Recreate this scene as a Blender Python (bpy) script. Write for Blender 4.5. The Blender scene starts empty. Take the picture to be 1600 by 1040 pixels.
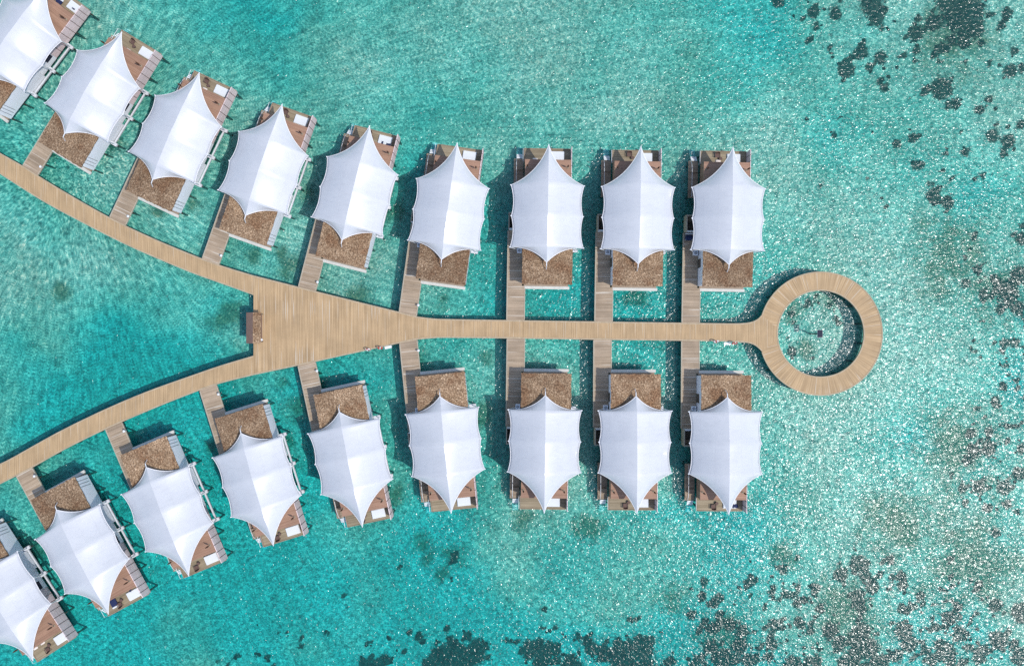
import bpy, bmesh, math, random
from mathutils import Vector, Matrix, noise as mnoise
random.seed(7)
R = math.radians
scene = bpy.context.scene
COL = scene.collection
DZ = 1.6                     # walking level above the water
CAMH = 150.0                 # camera above walking level
BED = -2.4

def D(px, py, h=0.0):        # photo pixel -> metres on the level h above the walkway
    f = 0.1 * (1 - h / CAMH)
    return ((px - 800) * f, (520 - py) * f)

# ------------------------------------------------------------------ materials
def newmat(name):
    m = bpy.data.materials.new(name); m.use_nodes = True
    nt = m.node_tree; nt.nodes.clear()
    out = nt.nodes.new('ShaderNodeOutputMaterial')
    return m, nt, out

def N(nt, t, **kw):
    n = nt.nodes.new(t)
    for k, v in kw.items():
        if k.startswith('_'): setattr(n, k[1:], v)
        else: n.inputs[k.replace('__', ' ')].default_value = v
    return n

def ramp(nt, stops, interp='LINEAR'):
    r = nt.nodes.new('ShaderNodeValToRGB'); r.color_ramp.interpolation = interp
    el = r.color_ramp.elements
    while len(el) < len(stops): el.new(0.5)
    for e, (p, c) in zip(el, stops):
        e.position = p; e.color = (c[0], c[1], c[2], 1) if len(c) == 3 else c
    return r

def g(v): return (v, v, v)

def coords(nt, uv=False, rnd=True):
    tc = nt.nodes.new('ShaderNodeTexCoord')
    src = tc.outputs['UV' if uv else 'Object']
    if not rnd: return src
    oi = nt.nodes.new('ShaderNodeObjectInfo')
    mul = N(nt, 'ShaderNodeMath', _operation='MULTIPLY'); mul.inputs[1].default_value = 137.0
    nt.links.new(oi.outputs['Random'], mul.inputs[0])
    add = N(nt, 'ShaderNodeVectorMath', _operation='ADD')
    nt.links.new(src, add.inputs[0]); nt.links.new(mul.outputs[0], add.inputs[1])
    return add.outputs[0]

def mapping(nt, src, scale=(1, 1, 1), rot=(0, 0, 0)):
    m = nt.nodes.new('ShaderNodeMapping'); m.inputs['Scale'].default_value = scale; m.inputs['Rotation'].default_value = rot
    nt.links.new(src, m.inputs[0]); return m.outputs[0]

def nz(nt, vec, scale, detail=2, rough=0.5, dist=0.0):
    n = N(nt, 'ShaderNodeTexNoise', Scale=scale, Detail=detail, Roughness=rough, Distortion=dist)
    nt.links.new(vec, n.inputs['Vector']); return n.outputs['Fac']

def mixc(nt, a, b, fac, mode='MIX'):
    m = nt.nodes.new('ShaderNodeMix'); m.data_type = 'RGBA'; m.blend_type = mode
    for i, v in ((0, fac), (6, a), (7, b)):
        if isinstance(v, (int, float)): m.inputs[i].default_value = v
        elif isinstance(v, tuple): m.inputs[i].default_value = (v[0], v[1], v[2], 1)
        else: nt.links.new(v, m.inputs[i])
    return m.outputs[2]

def planks(name, c1, c2, axis='y', uv=False, board=0.16, rough=0.75, weather=0.5, bright=None):
    """boards laid side by side along `axis`"""
    m, nt, out = newmat(name)
    v = coords(nt, uv, rnd=not uv)
    big = {'x': (1 / board, 0.11, 0.11), 'y': (0.11, 1 / board, 0.11), 'z': (0.11, 0.11, 1 / board)}[axis]
    st = nz(nt, mapping(nt, v, big), 1.0, 1, 0.5)
    wide = {'x': (1.3, 0.1, 0.1), 'y': (0.1, 1.3, 0.1), 'z': (0.1, 0.1, 1.3)}[axis]
    st2 = nz(nt, mapping(nt, v, wide), 1.0, 2, 0.6)
    pat = nz(nt, v, 0.35, 3, 0.6)
    r1 = ramp(nt, [(0.3, c1), (0.7, c2)]); nt.links.new(st, r1.inputs[0])
    r2 = ramp(nt, [(0.3, g(0.88)), (0.7, g(1.08))]); nt.links.new(st2, r2.inputs[0])
    r3 = ramp(nt, [(0.3, g(1 - 0.3 * weather)), (0.7, g(1 + 0.18 * weather))]); nt.links.new(pat, r3.inputs[0])
    c = mixc(nt, r1.outputs[0], r2.outputs[0], 1.0, 'MULTIPLY')
    c = mixc(nt, c, r3.outputs[0], 1.0, 'MULTIPLY')
    if bright:      # every so often a board that was replaced
        b = nz(nt, mapping(nt, v, tuple(s * 0.9 for s in big)), 1.3, 0)
        rb = ramp(nt, [(0.70, g(0)), (0.74, g(1))]); nt.links.new(b, rb.inputs[0])
        c = mixc(nt, c, bright, rb.outputs[0])
    p = N(nt, 'ShaderNodeBsdfPrincipled', Roughness=rough)
    nt.links.new(c, p.inputs['Base Color'])
    bp = N(nt, 'ShaderNodeBump', Strength=0.5, Distance=0.02); nt.links.new(st, bp.inputs['Height'])
    nt.links.new(bp.outputs[0], p.inputs['Normal'])
    nt.links.new(p.outputs[0], out.inputs[0]); return m

def plain(name, c, rough=0.6, var=0.12, scale=1.5, bump=0.0):
    m, nt, out = newmat(name)
    v = coords(nt)
    f = nz(nt, v, scale, 4, 0.6)
    r = ramp(nt, [(0.3, tuple(x * (1 - var) for x in c)), (0.7, tuple(min(1, x * (1 + var)) for x in c))])
    nt.links.new(f, r.inputs[0])
    p = N(nt, 'ShaderNodeBsdfPrincipled', Roughness=rough); nt.links.new(r.outputs[0], p.inputs['Base Color'])
    if bump:
        b = N(nt, 'ShaderNodeBump', Strength=bump, Distance=0.03); nt.links.new(f, b.inputs['Height']); nt.links.new(b.outputs[0], p.inputs['Normal'])
    nt.links.new(p.outputs[0], out.inputs[0]); return m

def thatch(name):
    m, nt, out = newmat(name)
    v = coords(nt)
    f1 = nz(nt, mapping(nt, v, (1.5, 1.0, 1)), 4.0, 4, 0.75)
    f2 = nz(nt, v, 0.33, 3, 0.65)
    f3 = nz(nt, mapping(nt, v, (1.4, 0.8, 1)), 6.5, 2, 0.6)
    r1 = ramp(nt, [(0.34, (0.08, 0.048, 0.028)), (0.45, (0.22, 0.14, 0.08)), (0.55, (0.335, 0.228, 0.138)), (0.67, (0.62, 0.49, 0.35))])
    nt.links.new(f1, r1.inputs[0])
    r3 = ramp(nt, [(0.30, g(0.45)), (0.45, g(0.95)), (0.62, g(1.05)), (0.72, g(1.5))]); nt.links.new(f3, r3.inputs[0])
    r2 = ramp(nt, [(0.36, (0.80, 0.68, 0.60)), (0.50, (1.0, 1.0, 1.0)), (0.62, (1.3, 1.32, 1.35))]); nt.links.new(f2, r2.inputs[0])
    c = mixc(nt, r1.outputs[0], r3.outputs[0], 0.8, 'MULTIPLY')
    c = mixc(nt, c, r2.outputs[0], 1.0, 'MULTIPLY')
    oi = nt.nodes.new('ShaderNodeObjectInfo')
    ro = ramp(nt, [(0, (0.84, 0.80, 0.76)), (1, (1.12, 1.06, 1.0))]); nt.links.new(oi.outputs['Random'], ro.inputs[0])
    c = mixc(nt, c, ro.outputs[0], 1.0, 'MULTIPLY')
    p = N(nt, 'ShaderNodeBsdfPrincipled', Roughness=0.9); nt.links.new(c, p.inputs['Base Color'])
    b = N(nt, 'ShaderNodeBump', Strength=0.9, Distance=0.12); nt.links.new(f1, b.inputs['Height']); nt.links.new(b.outputs[0], p.inputs['Normal'])
    nt.links.new(p.outputs[0], out.inputs[0]); return m

def membrane(name):
    m, nt, out = newmat(name)
    v = coords(nt)
    f = nz(nt, v, 0.45, 3, 0.6)
    r = ramp(nt, [(0.3, (0.575, 0.58, 0.60)), (0.7, (0.615, 0.62, 0.635))]); nt.links.new(f, r.inputs[0])
    # welded seams every 2 m
    w = N(nt, 'ShaderNodeTexWave', _wave_type='BANDS', _bands_direction='X', Scale=0.16, Distortion=0.0)
    tc = nt.nodes.new('ShaderNodeTexCoord'); nt.links.new(tc.outputs['Object'], w.inputs['Vector'])
    rw = ramp(nt, [(0.0, g(0.965)), (0.012, g(1.0))]); nt.links.new(w.outputs['Fac'], rw.inputs[0])
    c = mixc(nt, r.outputs[0], rw.outputs[0], 1.0, 'MULTIPLY')
    st = nz(nt, mapping(nt, v, (0.5, 2.2, 1)), 1.2, 3, 0.7)     # faint dirt streaks
    rs = ramp(nt, [(0.34, g(0.95)), (0.5, g(1.0))]); nt.links.new(st, rs.inputs[0])
    c = mixc(nt, c, rs.outputs[0], 1.0, 'MULTIPLY')
    p = N(nt, 'ShaderNodeBsdfPrincipled', Roughness=0.5); nt.links.new(c, p.inputs['Base Color'])
    p.inputs['Specular IOR Level'].default_value = 0.4; p.inputs['Coat Weight'].default_value = 0.9; p.inputs['Coat Roughness'].default_value = 0.2
    b = N(nt, 'ShaderNodeBump', Strength=0.25, Distance=0.05); nt.links.new(f, b.inputs['Height']); nt.links.new(b.outputs[0], p.inputs['Normal'])
    nt.links.new(p.outputs[0], out.inputs[0]); return m

M = {
 'walk': planks('walkway_boards', (0.385, 0.252, 0.128), (0.55, 0.38, 0.208), 'x', uv=True, board=0.17, weather=0.45, bright=(0.56, 0.46, 0.34)),
 'walk_edge': planks('walkway_edge_board', (0.42, 0.32, 0.20), (0.50, 0.39, 0.26), 'x', uv=True, board=1.5),
 'jetty': planks('jetty_boards', (0.31, 0.225, 0.145), (0.45, 0.34, 0.235), 'y', board=0.2, weather=0.7, bright=(0.54, 0.47, 0.38)),
 'jetty_edge': plain('jetty_edge_board', (0.42, 0.36, 0.27), 0.7),
 'terrace': planks('red_terrace_boards', (0.32, 0.175, 0.112), (0.42, 0.25, 0.17), 'y', board=0.14, weather=0.5),
 'seadeck': planks('olive_deck_boards', (0.24, 0.185, 0.11), (0.36, 0.29, 0.19), 'y', board=0.2, weather=0.6),
 'landing': planks('landing_boards', (0.26, 0.19, 0.13), (0.38, 0.29, 0.20), 'y', board=0.2, weather=0.6),
 'screen': planks('pale_screen_boards', (0.74, 0.58, 0.57), (0.86, 0.69, 0.67), 'z', board=0.12, weather=0.4),
 'seam': plain('dark_gap_wood', (0.10, 0.06, 0.055), 0.8),
 'frame': plain('brown_trim_wood', (0.30, 0.22, 0.15), 0.7),
 'white': plain('white_painted_wall', (0.88, 0.89, 0.92), 0.55, 0.03),
 'whitemetal': plain('white_metal', (0.80, 0.81, 0.82), 0.35, 0.03),
 'footing': plain('weathered_white_concrete', (0.60, 0.61, 0.63), 0.7, 0.1),
 'ledge': plain('cream_ledge', (0.58, 0.56, 0.50), 0.7, 0.08),
 'thatch': thatch('dry_thatch'),
 'shed': plain('brown_roof_boards', (0.24, 0.145, 0.11), 0.8, 0.15),
 'membrane': membrane('white_tent_membrane'),
 'hem': plain('membrane_hem', (0.82, 0.80, 0.80), 0.5, 0.03),
 'pile': plain('wet_timber_pile', (0.055, 0.045, 0.036), 0.5, 0.3),
 'darkwood': plain('dark_shower_floor', (0.10, 0.08, 0.06), 0.7, 0.3),
 'parasol': plain('brown_parasol_cloth', (0.11, 0.045, 0.022), 0.8, 0.2),
 'metaldark': plain('dark_metal', (0.05, 0.045, 0.045), 0.4),
 'mat': plain('white_mat_cloth', (0.74, 0.77, 0.79), 0.8, 0.03),
 'cream': plain('cream_cushion_cloth', (0.80, 0.70, 0.63), 0.8, 0.05),
 'navy': plain('navy_cloth', (0.012, 0.022, 0.085), 0.8, 0.2),
 'rattan': plain('brown_rattan', (0.13, 0.075, 0.06), 0.7, 0.3, 12),
 'red': plain('red_buoy_paint', (0.55, 0.045, 0.025), 0.45),
 'buoywhite': plain('white_buoy_paint', (0.8, 0.78, 0.76), 0.45),
 'solar': plain('dark_solar_panel', (0.012, 0.015, 0.035), 0.75),
 'grey': plain('grey_metal', (0.35, 0.36, 0.38), 0.4),
}

# ------------------------------------------------------------------ mesh builder
class MB:
    def __init__(s): s.v = []; s.f = []; s.uv = {}; s.fm = []
    def face(s, pts, uvs=None):
        i = len(s.v); s.v += [tuple(p) for p in pts]; s.f.append(tuple(range(i, i + len(pts))))
        if uvs: s.uv[len(s.f) - 1] = uvs
    def box(s, x0, x1, y0, y1, z0, z1):
        if x0 > x1: x0, x1 = x1, x0
        if y0 > y1: y0, y1 = y1, y0
        i = len(s.v)
        s.v += [(x, y, z) for z in (z0, z1) for x, y in ((x0, y0), (x1, y0), (x1, y1), (x0, y1))]
        for q in ((3, 2, 1, 0), (4, 5, 6, 7), (0, 1, 5, 4), (1, 2, 6, 5), (2, 3, 7, 6), (3, 0, 4, 7)):
            s.f.append(tuple(i + k for k in q))
        return s
    def tube(s, pts, r, n=8, r2=None, cap=True):
        pts = [Vector(p) for p in pts]; rings = []
        r2 = r if r2 is None else r2
        for k, p in enumerate(pts):
            d = (pts[min(k + 1, len(pts) - 1)] - pts[max(k - 1, 0)]).normalized()
            a = d.orthogonal().normalized() if k == 0 else (a - d * a.dot(d)).normalized()
            b = d.cross(a); rr = r + (r2 - r) * k / max(1, len(pts) - 1)
            i = len(s.v); rings.append(i)
            for j in range(n):
                t = 2 * math.pi * j / n
                s.v.append(tuple(p + a * math.cos(t) * rr + b * math.sin(t) * rr))
        for i, k in zip(rings, rings[1:]):
            for j in range(n):
                s.f.append((i + j, i + (j + 1) % n, k + (j + 1) % n, k + j))
        if cap:
            s.f.append(tuple(reversed(range(rings[0], rings[0] + n)))); s.f.append(tuple(range(rings[-1], rings[-1] + n)))
        return s
    def lathe(s, c, prof, n=16):
        rings = []
        for r, z in prof:
            rings.append(len(s.v))
            for j in range(n):
                t = 2 * math.pi * j / n; s.v.append((c[0] + r * math.cos(t), c[1] + r * math.sin(t), c[2] + z))
        for i, k in zip(rings, rings[1:]):
            for j in range(n): s.f.append((i + j, i + (j + 1) % n, k + (j + 1) % n, k + j))
        s.f.append(tuple(reversed(range(rings[0], rings[0] + n)))); s.f.append(tuple(range(rings[-1], rings[-1] + n)))
        return s
    def grid(s, rows):
        i = len(s.v); w = len(rows[0])
        for r in rows: s.v += [tuple(p) for p in r]
        for a in range(len(rows) - 1):
            for b in range(w - 1):
                k = i + a * w + b; s.f.append((k, k + 1, k + w + 1, k + w))
        return s
    def prism(s, poly, z0, z1, uvf=None):
        n = len(poly)
        s.face([(x, y, z1) for x, y in poly], [uvf(x, y) for x, y in poly] if uvf else None)
        s.face([(x, y, z0) for x, y in reversed(poly)])
        for k in range(n):
            (ax, ay), (bx, by) = poly[k], poly[(k + 1) % n]
            s.face([(ax, ay, z0), (bx, by, z0), (bx, by, z1), (ax, ay, z1)])
        return s
    def build(s, name, mat, parent=None, smooth=False, bevel=0, loc=None, flip=False, merge=True):
        me = bpy.data.meshes.new(name)
        vs = [(x, -y, z) for x, y, z in s.v] if flip else s.v
        me.from_pydata(vs, [], s.f)
        if s.uv:
            l = me.uv_layers.new(name='UVMap')
            for fi, uvs in s.uv.items():
                p = me.polygons[fi]
                for li, u in zip(p.loop_indices, uvs): l.data[li].uv = u
        bm = bmesh.new(); bm.from_mesh(me)
        if merge: bmesh.ops.remove_doubles(bm, verts=bm.verts, dist=0.0005)
        bmesh.ops.recalc_face_normals(bm, faces=bm.faces)
        if bevel: bmesh.ops.bevel(bm, geom=bm.edges[:], offset=bevel, segments=2, affect='EDGES')
        bm.to_mesh(me); bm.free()
        if smooth:
            for p in me.polygons: p.use_smooth = True
        me.materials.append(mat)
        o = bpy.data.objects.new(name, me); COL.objects.link(o)
        if parent: o.parent = parent
        if loc: o.location = loc
        return o

def tag(o, label=None, cat=None, group=None, kind=None):
    if label: o['label'] = label
    if cat: o['category'] = cat
    if group: o['group'] = group
    if kind: o['kind'] = kind
    return o

def empty(name, loc=(0, 0, 0), rz=0.0):
    o = bpy.data.objects.new(name, None); COL.objects.link(o); o.empty_display_size = 0.5
    o.location = loc; o.rotation_euler = (0, 0, rz); return o

def copy_tree(o, parent=None):
    c = o.copy(); COL.objects.link(c)
    if parent: c.parent = parent
    for ch in [x for x in list(bpy.data.objects) if x.parent == o]: copy_tree(ch, c)
    return c

def catmull(P, n=6):
    out = []
    for i in range(len(P) - 1):
        p0 = Vector(P[max(i - 1, 0)]); p1 = Vector(P[i]); p2 = Vector(P[i + 1]); p3 = Vector(P[min(i + 2, len(P) - 1)])
        for k in range(n):
            t = k / n
            out.append(0.5 * ((2 * p1) + (p2 - p0) * t + (2 * p0 - 5 * p1 + 4 * p2 - p3) * t * t + (3 * p1 - p0 - 3 * p2 + p3) * t ** 3))
    out.append(Vector(P[-1])); return out

def resample(P, n):
    L = [0.0]
    for a, b in zip(P, P[1:]): L.append(L[-1] + (b - a).length)
    out = []; j = 0
    for k in range(n):
        t = L[-1] * k / (n - 1)
        while j < len(P) - 2 and L[j + 1] < t: j += 1
        f = (t - L[j]) / max(1e-9, L[j + 1] - L[j]); out.append(P[j].lerp(P[j + 1], min(1, f)))
    return out

# ------------------------------------------------------------------ villa placement (inner tip, sea tip of each tent, photo pixels)
UP = [None, ((101.5, 207.7), (189.2, 52)), ((238.1, 280.8), (311.2, 114.2)), ((384, 335.7), (440.3, 164.8)), ((534.5, 373.9), (577, 198.4)),
      ((689.8, 406), (714.2, 223.8)), ((854.2, 410), (857.5, 226.2)), ((997.2, 412.3), (1001.5, 229.1)), ((1139.2, 413.5), (1145.2, 230.8))]
LO = [None, ((88.6, 796.9), (168.7, 957.1)), ((228.6, 729.9), (294.6, 898.3)), ((376.4, 676.6), (426.9, 851)), ((530.1, 643.4), (565.9, 821.6)),
      ((687.3, 617.5), (705, 802)), ((852.3, 616.3), (850.3, 801.3)), ((994, 619.5), (995, 800.5)), ((1136.8, 620.8), (1138.8, 802.5))]
TL = 17.35
def fit(I, S):
    i = Vector(D(*I, 5.8)); s = Vector(D(*S, 7.0)); u = (s - i).normalized(); mid = (i + s) / 2
    return mid - u * TL / 2, u
VILLAS = []      # (row, index, origin, rotation)
for row, L in (('upper', UP), ('lower', LO)):
    for k, e in enumerate(L):
        if e: o, u = fit(*e)
        elif row == 'upper': u = Vector((math.sin(R(37)), math.cos(R(37)))); o = Vector((-79.7, 38.1))
        else: u = Vector((math.sin(R(33)), -math.cos(R(33)))); o = Vector(D(51.2, 1030.8, 7.0)) - u * TL
        rz = -math.atan2(u.x, u.y) if row == 'upper' else math.atan2(u.x, -u.y)
        VILLAS.append((row, k, o, rz))

# ------------------------------------------------------------------ the villa
RIDGE = [(0, 5.8), (2.3, 6.75), (7.05, 7.35), (11.7, 7.4), (TL, 7.0)]
CORN = [(2.3, 5.55), (7.05, 5.42), (11.7, 5.53)]
CZ = 4.6
def ridge_z(y):
    for (a, za), (b, zb) in zip(RIDGE, RIDGE[1:]):
        if y <= b + 1e-6:
            return za + (zb - za) * (y - a) / (b - a)
    return RIDGE[-1][1]

def canopy_mesh():
    mb = MB()
    def P(side, bay, f, t):
        # bay 0: tip I -> C1 ; 1: C1-C2 ; 2: C2-C3 ; 3: C3 -> sea tip
        if bay == 0: A, B, ra, rb, sag = (0, 0, 5.8), (5.55, 2.3, CZ), 0.0, 2.3, 0.12
        elif bay == 1: A, B, ra, rb, sag = (5.55, 2.3, CZ), (5.42, 7.05, CZ), 2.3, 7.05, 0.075
        elif bay == 2: A, B, ra, rb, sag = (5.42, 7.05, CZ), (5.53, 11.7, CZ), 7.05, 11.7, 0.075
        else: A, B, ra, rb, sag = (5.53, 11.7, CZ), (0, TL, 7.0), 11.7, TL, 0.11
        A = Vector(A); B = Vector(B); ch = B - A; L = math.hypot(ch.x, ch.y)
        inn = Vector((-ch.y, ch.x, 0)).normalized()
        if inn.dot(Vector((0 - (A.x + B.x) / 2, 7.5 - (A.y + B.y) / 2, 0))) < 0: inn = -inn
        s = 4 * f * (1 - f)
        E = A + ch * f + inn * (s * sag * L); E.z -= 0.0
        ry = ra + (rb - ra) * f; rz = ridge_z(ry)
        rp = Vector((0, ry, rz - 0.05 * s * (1 if bay in (1, 2) else 0.5)))
        p = rp.lerp(E, t)
        drop = rp.z - E.z
        p.z = rp.z - drop * (0.42 * t + 0.58 * t * t)
        p.z -= s * (0.15 if bay in (1, 2) else 0.22) * math.sin(math.pi * min(1, t) * 0.5) * (1 - 0.35 * t)
        p.x *= side
        return p
    NT = 16
    for side in (-1, 1):
        rows = []
        for bay, nf in ((0, 12), (1, 12), (2, 12), (3, 18)):
            for k in range(nf + (1 if bay == 3 else 0)):
                f = k / nf
                rows.append([P(side, bay, f, t / NT) for t in range(NT + 1)])
        mb.grid(rows)
    edge = []
    for side in (1, -1):
        e = []
        for bay, nf in ((0, 12), (1, 12), (2, 12), (3, 18)):
            for k in range(nf + (1 if bay == 3 else 0)): e.append(P(side, bay, k / nf, 1.0))
        edge.append(e)
    return mb, edge

def make_villa(fl):
    root = empty('water_villa')
    F = dict(flip=fl)
    def part(mb, name, mat, parent=root, **k): return mb.build(name, mat, parent, flip=fl, **k)
    # --- bodies
    w = MB(); w.box(-3.55, 3.82, -2.95, 9.0, -0.3, 3.92)
    body = part(w, 'wall', M['white'])
    bay = MB(); bay.box(3.82, 4.18, 2.6, 5.6, -0.3, 3.9)
    part(bay, 'bathroom_bay', M['white'])
    sl = MB()
    for y in (-2.4, -1.9, -1.4): sl.box(3.823, 3.86, y, y + 0.09, 0.25, 3.8)
    part(sl, 'shutter_slats', M['grey'], body)
    win = MB(); win.box(3.823, 3.85, 7.6, 8.9, 1.0, 2.6); part(win, 'window', M['solar'], body)
    dr = MB(); dr.box(-3.59, -3.553, -0.2, 1.2, 0.05, 2.25); part(dr, 'door', M['darkwood'], body)
    base = MB(); base.box(-3.4, 3.6, -3.3, 16.0, -0.45, -0.31); base.box(-3.3, 3.6, -3.32, -2.96, -0.3, -0.01); part(base, 'floor_platform', M['frame'])
    led = MB(); led.box(-3.2, 3.8, -3.78, -3.33, -0.3, 0.0); part(led, 'edge_ledge', M['ledge'])
    # --- thatched roof: low pitched, ragged eave
    th = MB(); rows = []; nx, ny = 46, 40
    rr = random.Random(3)
    for j in range(ny + 1):
        row = []
        for i in range(nx + 1):
            x = -3.66 + 7.64 * i / nx; y = -3.24 + 6.6 * j / ny
            e = i in (0, nx) or j == 0
            z = 4.30 + 0.05 * (y + 3.2) * 0.9 - 0.012 * (x - 0.15) ** 2 + rr.uniform(-0.035, 0.035)
            if e: x += rr.uniform(-0.05, 0.05); y += rr.uniform(-0.05, 0.05)
            row.append((x, y, z))
        rows.append(row)
    th.grid(rows)
    for line in ([r[0] for r in rows], [r[-1] for r in rows], rows[0]):
        th.grid([line, [(p[0] * 0.985, p[1] * 0.985, p[2] - 0.32) for p in line]])
    part(th, 'thatched_roof', M['thatch'])
    # --- upper terrace and its screen
    te = MB(); te.box(-3.45, 3.62, 9.0, 15.95, 0.0, 2.78); part(te, 'terrace', M['terrace'])
    gd = MB(); gd.box(-2.6, 1.9, 15.953, 15.965, 0.35, 2.4); part(gd, 'glass_door', M['solar'])
    for x in (-2.65, -1.15, 0.35, 1.85):
        q = MB(); q.box(x, x + 0.08, 15.953, 16.0, 0.31, 2.45); part(q, 'door_frame', M['frame'])
    sc = MB(); sc.box(3.64, 3.74, 9.02, 17.98, -0.35, 2.86); scr = part(sc, 'privacy_screen', M['screen'])
    for y in (10.2, 11.4, 12.6, 13.8, 15.0, 16.15, 17.1):
        q = MB(); q.box(3.62, 3.765, y, y + 0.07, -0.37, 2.885); part(q, 'screen_post', M['seam'], scr)
    # --- sea deck
    sd = MB(); sd.box(-3.42, 3.62, 15.97, 17.98, 0.0, 0.3); sdk = part(sd, 'sea_deck', M['seadeck'])
    fr = MB(); fr.box(-3.60, -3.44, 16.0, 18.1, 0.05, 0.36); fr.box(-3.40, 3.62, 18.0, 18.12, 0.03, 0.36); part(fr, 'deck_curb', M['frame'], sdk)
    # --- landing and swim ladder
    ld = MB(); ld.box(-5.15, -3.63, 10.9, 16.65, -1.05, -0.9); la = part(ld, 'landing', M['landing'])
    st = MB(); st.box(-4.9, -3.7, 14.9, 15.25, -0.89, -0.55); part(st, 'landing_step', M['frame'], la)
    lad = MB()
    a = Vector((0, 16.7, -0.85)); b = Vector((0, 18.9, -3.1))
    for x in (-4.72, -3.86): lad.tube([(x, a.y, a.z), (x, b.y, b.z)], 0.045, 6)
    part(lad, 'swim_ladder', M['whitemetal'])
    tr = MB()
    for k in range(8):
        p = a.lerp(b, (k + 0.5) / 8); tr.box(-4.7, -3.88, p.y - 0.09, p.y + 0.09, p.z - 0.02, p.z + 0.02)
    part(tr, 'ladder_treads', M['whitemetal'])
    hr = MB(); hr.tube([(-4.75, 10.95, 0.25), (-4.75, 15.2, 0.25), (-4.75, 16.1, -0.1), (-4.75, 16.6, -0.85)], 0.035, 6)
    for y in (11.0, 13.0, 15.1): hr.tube([(-4.75, y, -0.9), (-4.75, y, 0.25)], 0.03, 6)
    part(hr, 'handrail', M['whitemetal'])
    hl = MB(); hl.tube([(-3.75, 15.9, 0.3), (-3.75, 16.0, 1.2), (-3.75, 17.9, 1.2), (-3.75, 18.0, 0.3)], 0.03, 6); part(hl, 'handrail', M['whitemetal'])
    # --- open-topped shower room on the walkway side
    x0, x1, y0, y1 = -5.85, -3.57, 5.3, 7.85
    sh = MB()
    sh.box(x0, x0 + 0.14, y0, y1, -0.3, 2.2); sh.box(x0 + 0.14, x1, y1 - 0.14, y1, -0.3, 2.2)
    sw = part(sh, 'shower_wall', M['jetty_edge'])
    fw = MB(); fw.box(x0 + 0.14, x1, y0, y0 + 0.12, -0.3, 2.25); part(fw, 'shower_front', M['whitemetal'])
    sf = MB(); sf.box(x0 + 0.14, x1, y0 + 0.12, y1 - 0.14, -0.3, 0.05); part(sf, 'shower_floor', M['darkwood'])
    bn = MB(); bn.box(x0 + 0.2, x1 - 0.3, y1 - 0.85, y1 - 0.18, 0.06, 0.55); part(bn, 'shower_bench', M['frame'])
    ac = MB(); ac.box(-4.45, -3.75, 1.75, 2.5, 0.03, 0.85); acp = part(ac, 'air_conditioner', M['white'], bevel=0.02)
    fn = MB(); fn.lathe((-4.1, 2.12, 0.852), [(0.26, 0), (0.26, 0.02), (0.2, 0.03), (0.05, 0.03)], 14); part(fn, 'fan_grille', M['grey'], acp)
    # --- outrigger beam with the three tent footings
    bm_ = MB(); bm_.box(4.34, 4.59, 2.58, 6.78, -0.32, -0.03); bm_.box(4.34, 4.59, 7.32, 11.42, -0.32, -0.03); part(bm_, 'side_beam', M['footing'])
    for y in (2.3, 7.05, 11.7):
        f = MB(); f.box(3.9, 5.0, y - 0.26, y + 0.26, -0.38, 0.06)
        fo = part(f, 'tent_footing', M['footing'], bevel=0.04)
        c = next(c for c in CORN if abs(c[0] - y) < 0.1)
        t = MB(); t.tube([(4.55, y, 0.02), (c[1] + 0.02, y, CZ - 0.08)], 0.09, 8, 0.06); part(t, 'tent_strut', M['whitemetal'])
        t = MB(); t.tube([(-4.3, y, 3.5 if y > 3 else 0.02), (-c[1] - 0.02, y, CZ - 0.08)], 0.07, 8, 0.06); part(t, 'tent_strut', M['whitemetal'])
    # --- tent
    mb, edges = canopy_mesh()
    cp = part(mb, 'tent_canopy', M['membrane'], smooth=True)
    me = cp.data
    # keep the ridge and the arches as creases
    bm = bmesh.new(); bm.from_mesh(me)
    for e in bm.edges:
        va, vb = e.verts
        ya, yb = abs(va.co.y), abs(vb.co.y)
        if (abs(va.co.x) < 1e-3 and abs(vb.co.x) < 1e-3): e.smooth = False
    bm.to_mesh(me); bm.free()
    so = cp.modifiers.new('thick', 'SOLIDIFY'); so.thickness = 0.03
    hem = MB()
    for e in edges: hem.tube([(p.x, p.y, p.z) for p in e], 0.055, 6)
    part(hem, 'tent_hem', M['hem'], cp, smooth=True)
    tp = MB()
    tp.tube([(0, 0.12, 5.82), (0, -0.5, 5.65)], 0.07, 6); tp.tube([(0, -0.55, 5.64), (0, -1.0, 4.45)], 0.05, 6)
    part(tp, 'tie_rod', M['whitemetal'])
    tp = MB(); tp.tube([(0, TL - 0.15, 6.98), (0, TL + 0.12, 7.01)], 0.07, 6); tp.tube([(0, TL - .1, 6.75), (0, 12, 7.05), (0, 2.4, 6.3)], 0.06, 6)
    part(tp, 'tie_rod', M['whitemetal'])
    for s in (-1, 1):
        for (y, x) in CORN:
            q = MB(); q.tube([(s * (x - 0.1), y, CZ + 0.0), (s * (x + 0.14), y, CZ + 0.03)], 0.085, 6); part(q, 'corner_plate', M['whitemetal'])
    # --- timber piles down to the sea bed
    pp = [(3.55, -2.9), (-3.0, -3.0), (3.6, 0.1), (4.6, 2.3), (4.6, 7.05), (4.6, 11.7), (3.5, 14.0), (3.5, 17.7), (-3.2, 17.7), (0.2, 17.7), (-4.95, 11.2), (-4.95, 16.3), (0.3, 9), (0.3, 0), (-5.4, 7.5), (-5.3, 5.4)]
    for x, y in pp:
        q = MB(); top = -0.3 if x > -4.5 else -1.0
        q.tube([(x, y, top), (x, y, BED - DZ - 0.1)], 0.15, 8); part(q, 'pile', M['pile'])
    return root

proto = {'upper': make_villa(False), 'lower': make_villa(True)}

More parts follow.
